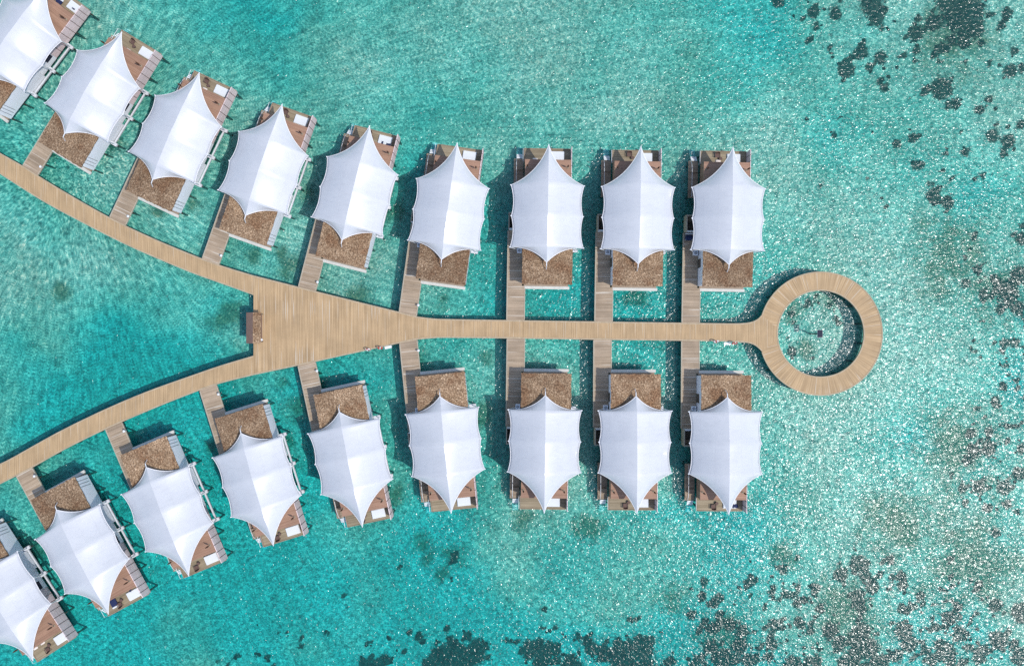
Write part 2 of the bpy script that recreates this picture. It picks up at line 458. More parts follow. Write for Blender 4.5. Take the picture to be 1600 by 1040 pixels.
def make_parasol():
    r = empty('closed_parasol')
    q = MB(); q.tube([(0, 0, 0.05), (0, 0, 2.3)], 0.03, 8); q.build('pole', M['metaldark'], r)
    q = MB(); q.lathe((0, 0, 0), [(0.02, 2.25), (0.07, 2.1), (0.11, 1.6), (0.13, 1.1), (0.10, 0.85), (0.05, 0.8)], 10)
    for i in range(10):   # pleats
        pass
    q.build('folded_canopy', M['parasol'], r, smooth=True)
    q = MB(); q.lathe((0, 0, 0), [(0.2, 0.0), (0.2, 0.05), (0.06, 0.08)], 14); q.build('base', M['frame'], r)
    return r
def make_mat():
    r = empty('daybed_mat')
    q = MB(); q.box(-1.02, 1.02, -0.66, 0.66, 0.12, 0.34); q.build('mattress', M['mat'], r, bevel=0.05, smooth=False)
    q = MB(); q.box(-1.05, 1.05, -0.69, 0.69, 0.0, 0.12); q.build('bed_base', M['white'], r)
    return r
def make_chair():
    r = empty('deck_chair')
    q = MB(); q.box(-0.33, 0.33, -0.3, 0.34, 0.34, 0.44); q.build('seat', M['rattan'], r, bevel=0.03)
    q = MB(); q.grid([[(-0.33, -0.3, 0.42), (0, -0.36, 0.42), (0.33, -0.3, 0.42)], [(-0.35, -0.42, 0.9), (0, -0.52, 0.95), (0.35, -0.42, 0.9)]])
    b = q.build('backrest', M['rattan'], r); b.modifiers.new('t', 'SOLIDIFY').thickness = 0.06
    for s in (-1, 1):
        q = MB(); q.box(s * 0.33, s * 0.41, -0.32, 0.3, 0.58, 0.63); q.build('armrest', M['rattan'], r)
        for y in (-0.28, 0.28):
            q = MB(); q.tube([(s * 0.36, y, 0), (s * 0.36, y, 0.59)], 0.025, 6); q.build('leg', M['rattan'], r)
    return r
def make_table():
    r = empty('side_table')
    q = MB(); q.lathe((0, 0, 0), [(0.24, 0.42), (0.25, 0.45), (0.24, 0.47)], 16); q.build('table_top', M['rattan'], r)
    q = MB(); q.tube([(0, 0, 0.03), (0, 0, 0.43)], 0.03, 8); q.build('stem', M['metaldark'], r)
    q = MB(); q.lathe((0, 0, 0), [(0.18, 0), (0.18, 0.03)], 12); q.build('base', M['metaldark'], r)
    return r
def make_cushion():
    q = MB(); rows = []
    for j in range(9):
        rows.append([])
        for i in range(9):
            u = i / 4 - 1; v = j / 4 - 1
            e = (1 - abs(u) ** 3) * (1 - abs(v) ** 3)
            rows[-1].append((u * 0.42 * (1 - 0.05 * abs(v)), v * 0.3 * (1 - 0.05 * abs(u)), 0.05 + 0.12 * e))
    q.grid(rows); q.grid([[(x, y, 0.1 - (z - 0.05) * 0.8 - 0.05 + 0.0) for x, y, z in r] for r in rows])
    return q.build('cushion', M['cream'], smooth=True)
def make_lamp():
    r = empty('path_lamp')
    q = MB(); q.tube([(0, 0, 0), (0, 0, 0.85)], 0.05, 8); q.build('post', M['whitemetal'], r)
    q = MB(); q.lathe((0, 0, 0.85), [(0.1, 0), (0.19, 0.03), (0.19, 0.12), (0.1, 0.18)], 12); q.build('lamp_head', M['whitemetal'], r)
    return r

PR = dict(parasol=make_parasol(), mat=make_mat(), chair=make_chair(), table=make_table(), cushion=make_cushion(), lamp=make_lamp())
used = set()
def put(kind, loc, rz, label, cat, group):
    o = PR[kind] if kind not in used else copy_tree(PR[kind]); used.add(kind)
    o.location = loc; o.rotation_euler = (0, 0, rz); tag(o, label, cat, group); return o

ORD = ['ninth', 'eighth', 'seventh', 'sixth', 'fifth', 'fourth', 'third', 'second', 'first']
LOOK = {('upper', 0): 'stilt villa cut off by the top left corner, ninth from ring in upper row',
        ('lower', 0): 'stilt villa at the bottom left corner, ninth from ring in lower row, two cream cushions',
        ('upper', 8): 'stilt villa with peaked white tent nearest the ring, upper row, navy cart beside it',
        ('lower', 8): 'stilt villa with peaked white tent nearest the ring in the lower row',
        ('upper', 4): 'slightly turned stilt villa, fifth from ring in upper row, dark towels on its mat',
        ('lower', 1): 'turned stilt villa with navy sunbed, eighth from ring in lower row'}

walk_end = {}
def local_to_world(v, x, y):
    row, k, o, rz = v
    if row == 'lower': y = -y
    c, s = math.cos(rz), math.sin(rz)
    return (o.x + x * c - y * s, o.y + x * s + y * c)

# ------------------------------------------------------------------ boardwalk outline
UA_top = [(-60, 200), (-30, 219.5), (0, 239.3), (34.6, 259), (90, 293.5), (170.9, 339.7), (240, 373), (314, 403.5), (355, 418), (396, 430.5)]
UA_bot = [(-60, 236), (-30, 253), (0, 271.6), (67, 314), (131.6, 349), (196, 381.5), (248, 404.5), (300, 426), (340, 440.4), (396, 460.5)]
LA_top = [(-60, 754), (-30, 740), (0, 724.5), (20, 714.5), (90, 675.5), (160.6, 641), (230, 611.5), (300, 586.5), (345, 571), (396, 555.8)]
LA_bot = [(-60, 786), (-30, 771), (0, 755.5), (44.5, 733), (100, 702), (160.6, 672), (229, 642), (290, 617.5), (340, 599.5), (396, 585.3)]
SP_top = [(396, 430.5), (469, 449), (550, 469.3), (623.9, 487.4), (651.6, 494.6), (674.6, 497.4), (698.6, 498.6), (800, 500.3), (950, 502.6), (1100, 504.8), (1140, 505.3), (1160, 505), (1174, 503), (1184, 498.5), (1191, 491.5)]
SP_bot = [(396, 585.3), (464.6, 570.8), (540, 554), (612.3, 538.2), (649, 530.3), (674, 528), (698.6, 527.2), (800, 528.3), (950, 530.5), (1100, 532.3), (1140, 533.3), (1158, 534), (1172, 536), (1182, 540.5), (1191, 549)]
board = empty('boardwalk'); tag(board, 'tan timber boardwalk with two arms, wedge plaza, straight spine and round end', 'boardwalk', kind='structure')
W = lambda L: [Vector(D(*p)) for p in L]
def strip(name, top, bot, n, z1, crs=True, smooth=4):
    T = resample(catmull(W(top), smooth), n); B = resample(catmull(W(bot), smooth), n)
    mb = MB(); z0 = z1 - 0.28; u = 0
    for k in range(n - 1):
        a, b, c, d = T[k], T[k + 1], B[k + 1], B[k]
        m0 = (a + d) / 2; m1 = (b + c) / 2; du = (m1 - m0).length
        w0 = (a - d).length; w1 = (b - c).length
        mb.face([(a.x, a.y, z1), (d.x, d.y, z1), (c.x, c.y, z1), (b.x, b.y, z1)], [(u, w0 / 2), (u, -w0 / 2), (u + du, -w1 / 2), (u + du, w1 / 2)])
        mb.face([(a.x, a.y, z0), (b.x, b.y, z0), (c.x, c.y, z0), (d.x, d.y, z0)])
        mb.face([(a.x, a.y, z0), (a.x, a.y, z1), (b.x, b.y, z1), (b.x, b.y, z0)])
        mb.face([(d.x, d.y, z0), (c.x, c.y, z0), (c.x, c.y, z1), (d.x, d.y, z1)])
        u += du
    mb.build(name, M['walk'], board)
    for E, O in ((T, B), (B, T)):
        e = MB(); u = 0
        for k in range(n - 1):
            d0 = (O[k] - E[k]).normalized() * 0.2; d1 = (O[k + 1] - E[k + 1]).normalized() * 0.2
            q0, q1 = E[k] - d0 * 0.2, E[k + 1] - d1 * 0.2; du = (q1 - q0).length
            zt = z1 + 0.035
            i0, i1 = E[k] + d0, E[k + 1] + d1
            e.face([(q0.x, q0.y, zt), (q1.x, q1.y, zt), (i1.x, i1.y, zt), (i0.x, i0.y, zt)], [(u, 0), (u + du, 0), (u + du, .2), (u, .2)])
            e.face([(q0.x, q0.y, z1 - .3), (q1.x, q1.y, z1 - .3), (q1.x, q1.y, zt), (q0.x, q0.y, zt)])
            e.face([(i0.x, i0.y, z1 - .05), (i1.x, i1.y, z1 - .05), (i1.x, i1.y, zt), (i0.x, i0.y, zt)])
            u += du
        e.build('edge_board', M['walk_edge'], board)
strip('arm_deck', UA_top, UA_bot, 60, DZ)
strip('arm_deck', LA_top, LA_bot, 60, DZ)
# plaza + spine: the boards all run the same way, so the uv follows x
def planar(name, top, bot, n, z1):
    T = [Vector(p) for p in W(top)]; B = [Vector(p) for p in W(bot)]
    T = catmull(T[:5], 1)[:-1] + catmull(T[4:], 5); B = catmull(B[:5], 1)[:-1] + catmull(B[4:], 5)
    def at(P, x):
        for a, b in zip(P, P[1:]):
            if a.x <= x <= b.x: return a.y + (b.y - a.y) * (x - a.x) / max(1e-9, b.x - a.x)
        return P[-1].y
    x0, x1 = T[0].x, T[-1].x
    xs = [x0 + (x1 - x0) * k / n for k in range(n + 1)]
    uvf = lambda x, y: (x * 1.0, y * 1.0)
    mb = MB(); z0 = z1 - 0.28
    for a, b in zip(xs, xs[1:]):
        ta, tb, ba, bb = at(T, a), at(T, b), at(B, a), at(B, b)
        q = [(a, ta), (a, ba), (b, bb), (b, tb)]
        mb.face([(x, y, z1) for x, y in q], [uvf(x, y) for x, y in q])
        mb.face([(x, y, z0) for x, y in reversed(q)])
        mb.face([(a, ta, z0), (a, ta, z1), (b, tb, z1), (b, tb, z0)]); mb.face([(a, ba, z0), (b, bb, z0), (b, bb, z1), (a, ba, z1)])
    mb.face([(x0, at(T, x0), z0), (x0, at(B, x0), z0), (x0, at(B, x0), z1), (x0, at(T, x0), z1)])
    mb.build(name, M['walk'], board)
    for P, s in ((T, 1), (B, -1)):
        e = MB(); u = 0
        for a, b in zip(xs, xs[1:]):
            ya, yb = at(P, a), at(P, b)
            o0, o1 = ya + s * .04, yb + s * .04; i0, i1 = ya - s * .2, yb - s * .2; zt = z1 + .035
            e.face([(a, o0, zt), (b, o1, zt), (b, i1, zt), (a, i0, zt)], [(u, 0), (u + 1, 0), (u + 1, .2), (u, .2)])
            e.face([(a, o0, z1 - .3), (b, o1, z1 - .3), (b, o1, zt), (a, o0, zt)]); e.face([(a, i0, z1 - .05), (b, i1, z1 - .05), (b, i1, zt), (a, i0, zt)]); u += 1
        e.build('edge_board', M['walk_edge'], board)
    return at, T, B
at_, PT, PB = planar('plaza_and_spine_deck', SP_top, SP_bot, 260, DZ)
# ring
cx, cy = D(1282.6, 521)
def ring(name, r0, r1, z0, z1, mat, n=128):
    mb = MB()
    for k in range(n):
        a, b = 2 * math.pi * k / n, 2 * math.pi * (k + 1) / n
        P = lambda r, t, z: (cx + r * math.cos(t), cy + r * math.sin(t), z)
        rm = (r0 + r1) / 2
        mb.face([P(r0, a, z1), P(r1, a, z1), P(r1, b, z1), P(r0, b, z1)], [(a * rm, 0), (a * rm, r1 - r0), (b * rm, r1 - r0), (b * rm, 0)])
        mb.face([P(r0, a, z0), P(r0, b, z0), P(r1, b, z0), P(r1, a, z0)])
        mb.face([P(r0, a, z0), P(r0, a, z1), P(r0, b, z1), P(r0, b, z0)]); mb.face([P(r1, a, z0), P(r1, b, z0), P(r1, b, z1), P(r1, a, z1)])
    return mb.build(name, mat, board)
ring('ring_deck', 6.75, 9.65, DZ - .29, DZ - .012, M['walk'])
ring('edge_board', 6.70, 6.90, DZ - .32, DZ + .03, M['walk_edge'])
def ring_arc(r0, r1, a0, a1):
    mb = MB(); n = 110
    for k in range(n):
        a, b = a0 + (a1 - a0) * k / n, a0 + (a1 - a0) * (k + 1) / n
        P = lambda r, t, z: (cx + r * math.cos(t), cy + r * math.sin(t), z)
        z0, z1 = DZ - .32, DZ + .03
        mb.face([P(r0, a, z1), P(r1, a, z1), P(r1, b, z1), P(r0, b, z1)], [(a, 0), (a, 1), (b, 1), (b, 0)])
        mb.face([P(r0, a, z0), P(r0, a, z1), P(r0, b, z1), P(r0, b, z0)]); mb.face([P(r1, a, z0), P(r1, b, z0), P(r1, b, z1), P(r1, a, z1)])
    mb.build('edge_board', M['walk_edge'], board)
ring_arc(9.5, 9.69, -math.pi + 0.31, math.pi - 0.31)
# apron where the spine's boards run on across the ring
mb = MB(); xa, ya = D(1190.6, 491.5); xb, yb = D(1190.6, 549); xc, yc = D(1212, 511); xd, yd = D(1212, 531)
mb.prism([(xa, ya), (xb, yb), (xd, yd), (xc, yc)], DZ - .25, DZ - 0.002, lambda x, y: (x, y)); mb.build('spine_apron', M['walk'], board)
# piles
def bpile(x, y):
    q = MB(); q.tube([(x, y, DZ - .28), (x, y, BED - .1)], 0.16, 8); q.build('pile', M['pile'], board)
for P1, P2 in ((UA_top, UA_bot), (LA_top, LA_bot)):
    T = resample(catmull(W(P1), 4), 14); B = resample(catmull(W(P2), 4), 14)
    for a, b in zip(T[2:-1], B[2:-1]):
        for t in (.1, .9): p = a.lerp(b, t); bpile(p.x, p.y)
for k in range(9):
    x = D(430, 0)[0] + k * 8.9; a = at_(PT, x); b = at_(PB, x)
    for t in (.08, .92): bpile(x, a + (b - a) * t)
for k in range(14):
    t = 2 * math.pi * (k + .5) / 14; bpile(cx + 6.95 * math.cos(t), cy + 6.95 * math.sin(t))
    if math.cos(t) > -0.9: bpile(cx + 9.4 * math.cos(t), cy + 9.4 * math.sin(t))

# distance from a villa's walkway out to the boardwalk edge (in local -y)
UPL = [Vector(p) for p in W(UA_top)] + PT[1:]; LOL = [Vector(p) for p in W(LA_bot)] + PB[1:]
def edge_y(L, x):
    for a, b in zip(L, L[1:]):
        if a.x <= x <= b.x: return a.y + (b.y - a.y) * (x - a.x) / max(1e-9, b.x - a.x)
    return None
for v in VILLAS:
    row, k, o, rz = v; ring_n = ORD[k]
    root = proto[row] if not any(w_[0] == row and w_[1] < k for w_ in VILLAS) else copy_tree(proto[row])
    root.location = (o.x, o.y, DZ); root.rotation_euler = (0, 0, rz)
    tag(root, LOOK.get((row, k), 'thatch and white tent stilt villa, %s from the ring in the %s row' % (ring_n, row)), 'villa', 'overwater villas along the boardwalk')
    # jetty
    L = UPL if row == 'upper' else LOL
    def reach(x):
        y = -2.0
        while y > -14:
            X, Y = local_to_world(v, x, y); e = edge_y(L, X)
            if e is None: return None
            if (row == 'upper' and Y <= e) or (row == 'lower' and Y >= e): return y
            y -= 0.02
        return y
    e0, e1 = reach(-5.9), reach(-3.15)
    if e0 is None or e1 is None: e0 = e1 = -12.5
    e0 -= 0.12; e1 -= 0.12
    jt = empty('jetty', (o.x, o.y, DZ), rz)
    tag(jt, 'narrow plank jetty of the %s villa from the ring in the %s row' % (ring_n, row), 'jetty', 'plank jetties between boardwalk and villas')
    fl = row == 'lower'; z1 = -0.02
    mb = MB(); poly = [(-5.9, e0), (-3.15, e1), (-3.15, -3.3), (-3.6, -3.3), (-3.6, 5.28), (-5.9, 5.28)]
    mb.prism(poly, z1 - .22, z1); mb.build('deck_boards', M['jetty'], jt, flip=fl)
    mb = MB(); mb.prism([(-5.98, e0 + .25), (-5.80, e0 + .2), (-5.80, 5.26), (-5.98, 5.26)], z1 - .25, z1 + .04); mb.build('edge_board', M['jetty_edge'], jt, flip=fl)
    mb = MB(); mb.prism([(-3.22, e1 + .2), (-3.08, e1 + .25), (-3.08, -3.85), (-3.22, -3.85)], z1 - .25, z1 + .04); mb.build('edge_board', M['jetty_edge'], jt, flip=fl)
    yy = 4.0
    while yy > min(e0, e1) + 1.2:
        for x in (-5.7, -3.35):
            q = MB(); q.tube([(x, yy, z1 - .22), (x, yy, BED - DZ - .1)], 0.13, 8); q.build('pile', M['pile'], jt, flip=fl)
        yy -= 3.4
    X, Y = local_to_world(v, -3.0, max(e0, e1) + 1.6)
    if k < 6:
        br = MB()
        lp = put('lamp', (X, Y, DZ - 0.0), rz, 'small white lamp on the jetty of the %s villa from ring, %s row' % (ring_n, row), 'lamp', 'white lamps along the jetties')
    # furniture
    def place(kind, x, y, z, label, cat, grp, a=0.0):
        X, Y = local_to_world(v, x, y); return put(kind, (X, Y, DZ + z), rz + (a if row == 'upper' else math.pi - a), label, cat, grp)
    vn = '%s villa from ring, %s row' % (ring_n, row)
    for s, nm in ((-1, 'left'), (1, 'right')):
        if (row, k, s) == ('upper', 0, -1): continue
        place('parasol', s * 3.1, 14.75, 2.79, 'closed brown parasol on %s terrace edge, %s' % (nm, vn), 'parasol', 'closed brown parasols on the red terraces')
    place('mat', 1.62, 16.95, 0.31, 'white square mat on the sea deck, %s' % vn, 'daybed', 'white mats on the sea decks')
    if (row, k) in {('upper', 1), ('upper', 2), ('upper', 3), ('upper', 4), ('upper', 7), ('upper', 8)} or (row == 'lower' and k not in (5, 6)):
        place('chair', -0.95, 17.35, 0.31, 'brown rattan chair on sea deck, %s' % vn, 'chair', 'brown rattan chairs on the sea decks', math.pi)
        place('table', -0.45, 16.85, 0.31, 'small round brown table on sea deck, %s' % vn, 'table', 'round brown tables on the sea decks')

VD = {(v[0], v[1]): v for v in VILLAS}
def cush(key, px, py, lab):
    X, Y = D(px, py, 0.3); v = VD[key]
    put('cushion', (X, Y, DZ + 0.31), v[3], lab, 'cushion', 'cream cushions on the sea decks')
cush(('upper', 1), 199.7, 79, 'cream cushion on the deck of the eighth villa from ring, upper row')
cush(('upper', 2), 320, 140.2, 'cream cushion on the deck of the seventh villa from ring, upper row')
cush(('upper', 8), 1122, 252.5, 'pale cushion on the deck of the upper villa nearest the ring')
cush(('upper', 6), 836, 250, 'pale cushion on the deck of the third villa from ring, upper row')
cush(('lower', 0), 55.5, 1011, 'left one of two cream cushions on the bottom left villa deck')
cush(('lower', 0), 66.5, 1003, 'right one of two cream cushions on the bottom left villa deck')

def navy_bed(px, py, key, lab):
    v = VD[key]; X, Y = D(px, py, 0.3); r = empty('sun_lounger', (X, Y, DZ + .31), v[3])
    q = MB(); q.box(-0.52, 0.52, -0.6, 0.55, 0.2, 0.34); q.build('mattress', M['navy'], r, bevel=0.03)
    q = MB(); q.box(-0.52, 0.52, 0.58 if key[0] == 'upper' else -0.85, 0.85 if key[0] == 'upper' else -0.62, 0.2, 0.38); q.build('pillow', M['mat'], r, bevel=0.03)
    for x in (-.45, .45):
        for y in (-.5, .45):
            q = MB(); q.tube([(x, y, 0), (x, y, .2)], .03, 6); q.build('leg', M['metaldark'], r)
    tag(r, lab, 'sun lounger')
navy_bed(178.5, 940, ('lower', 1), 'navy sunbed with white pillow beside the tent tip, eighth villa from ring, lower row')
navy_bed(92, 6, ('upper', 0), 'navy sunbed on the deck of the top left corner villa')

def towel(px, py, w, h, key, lab, h0=0.66, a=0.0):
    v = VD[key]; X, Y = D(px, py, h0)
    rr = random.Random(int(px)); q = MB(); rows = []
    for j in range(8):
        rows.append([(w * (i / 7 - .5) * (1 + .15 * math.sin(j)), h * (j / 7 - .5) * (1 + .2 * math.cos(i * 1.3)), 0.04 + rr.uniform(0, .05)) for i in range(8)])
    q.grid(rows); o = q.build('towel', M['navy'], loc=(X, Y, DZ + h0), smooth=True); o.rotation_euler = (0, 0, v[3] + a)
    o.modifiers.new('t', 'SOLIDIFY').thickness = 0.03; tag(o, lab, 'towel', 'dark towels lying on the white mats')
towel(597.5, 223, .28, .42, ('upper', 4), 'smaller dark towel on the mat of the fifth villa from ring, upper row')
towel(607, 226, .7, .32, ('upper', 4), 'larger dark towel on the mat of the fifth villa from ring, upper row')
towel(204, 920, .25, .75, ('lower', 1), 'dark folded towel on the mat of the eighth villa from ring, lower row', a=-.5)
towel(1149, 790, .8, .55, ('lower', 8), 'navy towel on the mat of the lower villa nearest the ring')
towel(115, 14, .5, .2, ('upper', 0), 'dark towel on the mat of the top left corner villa')

# navy covered cart beside the upper villa nearest the ring
X, Y = D(1077, 371, .8); r = empty('covered_cart', (X, Y, DZ - .02))
q = MB(); q.lathe((0, 0, .35), [(.62, 0), (.66, .25), (.58, .55), (.35, .75), (.05, .82)], 18)
q.v = [(x, y * .72, z) for x, y, z in q.v]; q.build('cover', M['navy'], r, smooth=True)
q = MB(); q.box(-.6, .6, .48, .62, .9, 1.0); q.box(-.6, -.54, .48, .56, .3, .9); q.box(.54, .6, .48, .56, .3, .9); q.build('push_bar', M['whitemetal'], r)
for x in (-.45, .45):
    for y in (-.28, .28):
        q = MB(); q.tube([(x - .04, y, .15), (x + .04, y, .15)], .15, 12); q.build('wheel', M['metaldark'], r)
q = MB(); q.box(-.6, .6, -.4, .4, .28, .36); q.build('chassis', M['grey'], r)
tag(r, 'navy covered cart with white bar beside the upper villa nearest the ring', 'cart')

# thatched kiosk on the plaza's open side
kx0, kx1, ky0, ky1 = -40.95, -38.65, -1.6, 3.15
r = empty('kiosk', ((kx0 + kx1) / 2, (ky0 + ky1) / 2, DZ)); tag(r, 'small kiosk with half thatched half boarded gable roof on the plaza edge', 'kiosk')
hw, hl_ = (kx1 - kx0) / 2, (ky1 - ky0) / 2
rx = -39.65 - (kx0 + kx1) / 2
def slope(xa, za, xb, zb, name, mat, rag):
    q = MB(); rr = random.Random(5); rows = []
    for j in range(25):
        y = -hl_ + 2 * hl_ * j / 24
        rows.append([(xa + (xb - xa) * i / 8, y + (rr.uniform(-.05, .05) if rag and j in (0, 24) else 0), za + (zb - za) * i / 8 + (rr.uniform(-.03, .03) if rag else 0)) for i in range(9)])
    q.grid(rows); o = q.build(name, mat, r); o.modifiers.new('t', 'SOLIDIFY').thickness = .12; o.modifiers['t'].offset = -1
slope(rx, 3.1, hw, 2.25, 'thatched_roof_slope', M['thatch'], True)
slope(rx - .01, 3.1, -hw, 2.1, 'boarded_roof_slope', M['shed'], False)
for x in (-hw + .25, hw - .25):
    for y in (-hl_ + .25, hl_ - .25):
        q = MB(); q.tube([(x, y, 0 if x > 0 else -4.0), (x, y, 2.15)], .08, 8); q.build('post', M['frame'], r)
q = MB(); q.box(-.75, .75, -hl_ + .3, hl_ - .3, .04, 1.0); q.build('counter', M['shed'], r)
X, Y = D(411, 530.5); o = put('lamp', (X, Y, DZ), 0, 'small white lamp on the plaza at the corner of the thatched kiosk', 'lamp', 'white lamps along the jetties')

# life buoys and steps on the spine's lower edge
def buoy(px, py, rim, lab, wf):
    X, Y = D(px, py, 0.9); r = empty('lifebuoy_stand', (X, Y, DZ))
    q = MB(); q.tube([(0, 0, -.2), (0, 0, 1.1)], .05, 8); q.build('post', M['frame'], r)
    n, m_ = 24, 8
    for seg, mt in ((0, M['red']), (1, M['buoywhite'])):
        q = MB()
        for s in range(4):
            a0 = s * math.pi / 2 + (0 if seg == 0 else math.pi / 4 * (2 - wf)); a1 = a0 + math.pi / 4 * ((2 - wf) if seg == 0 else wf)
            pts = [(.38 * math.cos(a0 + (a1 - a0) * t / 6), -.1 + .12 * math.sin(a0 + (a1 - a0) * t / 6), .95 + .36 * math.sin(a0 + (a1 - a0) * t / 6)) for t in range(7)]
            q.tube(pts, .085, 8)
        q.build('ring_section', mt, r, smooth=True)
    tag(r, lab, 'lifebuoy', 'lifebuoys on the lower edge of the boardwalk')
buoy(575, 545, 1, 'pale red lifebuoy on the plaza edge, left of the bright red one', 1.3)
buoy(594, 542.5, 1, 'bright red lifebuoy on the plaza edge next to a white step', .5)
buoy(1119, 532.5, 1, 'pale lifebuoy on the spine edge, left of the white step near the ring', 1.3)
buoy(1147.5, 535, 1, 'bright red lifebuoy on the spine edge nearest the ring', .5)
for px, py, a, lab in ((606, 541.5, .22, 'white boarding step hung on the plaza edge below the fourth jetty'), (1137, 535.6, 0, 'white boarding step hung on the spine edge near the ring')):
    X, Y = D(px, py); r = empty('boarding_step', (X, Y, DZ), a)
    q = MB(); q.box(-.55, .55, -.3, .12, -.3, -.22); q.build('tread', M['whitemetal'], r, bevel=.01)
    for x in (-.5, .5):
        q = MB(); q.tube([(x, .1, .6), (x, .05, -.3), (x, -.1, -2.2)], .03, 6); q.build('side_rail', M['whitemetal'], r)
    tag(r, lab, 'boarding step')
# lamp mast inside the ring
hh = 2.7
X, Y = D(1281.8, 521.3, hh - DZ); r = empty('solar_lamp_mast', (X, Y, BED))
q = MB(); q.tube([(0, 0, 0), (0, 0, hh - BED - .15)], .13, 10, .09); q.build('mast', M['pile'], r)
q = MB(); q.box(-.36, .36, -.55, .55, hh - BED - .12, hh - BED); q.build('solar_panel', M['solar'], r, bevel=.02)
q = MB(); q.box(-.42, .42, -.6, .6, hh - BED - .2, hh - BED - .13); q.build('frame', M['grey'], r)
tag(r, 'dark square panel on a mast in the water inside the round boardwalk', 'lamp')

# ------------------------------------------------------------------ sea bed, reef, water
BL = [(1215,3,12),(1270,20,11),(1305,22,12),(1275,42,8),(1362,8,20),(1368,30,14),(1505,18,38),(1478,4,18),(1522,45,18),(1430,52,15),(1573,22,11),(1563,42,7),
 (1322,110,15),(1345,82,14),(1358,105,9),(1375,90,12),(1375,127,8),(1404,89,5),(1431,94,6),(1432,78,7),(1476,76,10),(1460,86,7),(1468,96,6),(1505,66,13),(1506,98,6),(1472,138,20),(1448,140,8),
 (1530,172,9),(1577,112,13),(1584,80,8),(1550,212,12),(1575,220,13),(1568,240,8),(1402,226,8),(1430,258,9),(1458,306,14),(1480,316,12),(1476,240,6),(1508,238,9),(1492,170,5),(1535,275,6),(1597,372,13),(1545,155,8),(1595,195,9),
 (1575,455,20),(1592,430,16),(1556,440,10),(1590,480,12),(1562,484,9),(1520,706,13),(1545,700,14),(1595,700,10),(1510,720,8),(1528,760,13),(1568,762,13),(1592,740,12),(1485,742,6),(1508,785,7),(1545,672,8),
 (1340,880,16),(1352,898,12),(1312,896,13),(1362,916,13),(1340,930,12),(1345,950,11),(1410,914,11),(1224,890,9),(1206,922,6),(1246,918,7),(1272,932,5),(1252,975,9),(1298,985,15),(1310,1005,13),(1345,985,17),(1355,1012,20),(1330,1030,18),
 (1412,985,17),(1420,1005,15),(1400,1025,12),(1485,965,13),(1500,990,14),(1478,1018,18),(1455,1030,12),(1555,945,13),(1590,955,14),(1560,1000,17),(1592,1025,16),(1530,1025,12),(1208,975,10),(1205,1005,12),(1240,1035,15),(1275,1032,12),(1370,1035,15),
 (600,1030,10),(568,1034,9),(590,1040,14),(418,1027,7),(402,976,4),(437,990,5),(343,1030,5),(638,987,6),(655,994,9),(699,981,7),(700,998,5),(577,1002,6),(608,998,5),
 (712,1020,24),(690,1025,22),(740,1020,22),(715,1038,30),(670,1036,14),(828,1015,17),(850,1022,17),(843,1003,10),(845,1038,15),(890,1030,12),(870,1018,8),(898,1040,14),(925,1012,14),(945,1020,12),(970,1030,20),(985,1008,14),(1005,1015,18),(1015,1000,11),(965,1000,7),(950,998,5),(975,1038,26),(1010,1035,14),
 (849,951,6),(848,980,6),(868,981,5),(923,990,5),(985,966,6),(998,965,4),(1048,1032,10),(1100,970,8),(1092,985,7),(1120,980,8),(1140,975,12),(1160,985,12),(1155,1008,14),(1110,1010,14),(1130,1030,20),(1090,1030,10),(1170,1030,14),
 (626,884,5),(538,930,5),(706,904,5),(711,866,8),(708,878,6),(1236,490,7),(1262,474,8),(1294,478,6),(1240,503,5)]
SOFT = [(200,170,10),(250,250,14),(300,320,12),(395,400,14),(440,395,12),(620,330,14),(605,300,10),(650,560,18),(760,640,14),(500,600,16),(440,600,14),(450,690,14),(340,720,10),(225,800,12),(330,700,12),(110,690,14),(745,340,10),(690,470,14),(1000,465,14),(250,330,14),(80,240,10),(1215,455,10),(98,455,18),(712,865,22),(660,850,20),(668,872,16),(920,822,26),(815,812,20),(690,895,16),(1262,545,22),(1300,470,22),(1240,490,20),(1110,760,12),(755,660,18),(600,335,16),(985,465,14),(620,775,18),(760,560,16),(175,225,20),(480,300,16),(450,420,22),(360,490,24),(1480,400,70),(1520,880,90),(1400,820,60),(1330,960,70),(1130,990,50),(560,460,20),(345,500,20),(240,760,25),(60,860,20),(470,640,25),(1050,930,30),(700,300,10),(1490,60,70),(1500,700,70),(1560,450,60),(1220,870,30)]
def bpos(px, py): return ((px - 800) * (0.1 * (1 + (DZ - BED) / CAMH)), (520 - py) * (0.1 * (1 + (DZ - BED) / CAMH)))
_r = random.Random(21)
for (x0, x1, y0, y1, n) in ((1500, 1610, 340, 860, 130), (1060, 1610, 870, 1050, 330), (1210, 1610, 0, 330, 60), (340, 1060, 985, 1045, 70), (1225, 1325, 462, 560, 26)):
    for _ in range(n):
        x, y = _r.uniform(x0, x1), _r.uniform(y0, y1)
        if mnoise.noise(Vector((x * .018, y * .018, 2.5))) > -.04: BL.append((x, y, _r.choice((2, 3, 3, 4, 6, 9))))
for bx, by, br in list(BL):
    if br >= 10:
        for _ in range(3):
            t = _r.uniform(0, 6.28); d = br * _r.uniform(.9, 1.7); BL.append((bx + d * math.cos(t), by + d * math.sin(t), br * _r.uniform(.15, .45)))
BLW = [(*bpos(x, y), r_ * .1027) for x, y, r_ in BL]; SFW = [(*bpos(x, y), r_ * .1027) for x, y, r_ in SOFT]
xs = [-600, -400, -250, -150, -110] + [-90 + 0.75 * i for i in range(241)] + [110, 150, 250, 400, 600]
ys = [-600, -400, -250, -150, -90] + [-60 + 0.75 * i for i in range(161)] + [90, 150, 250, 400, 600]
mb = MB(); W_ = len(xs)
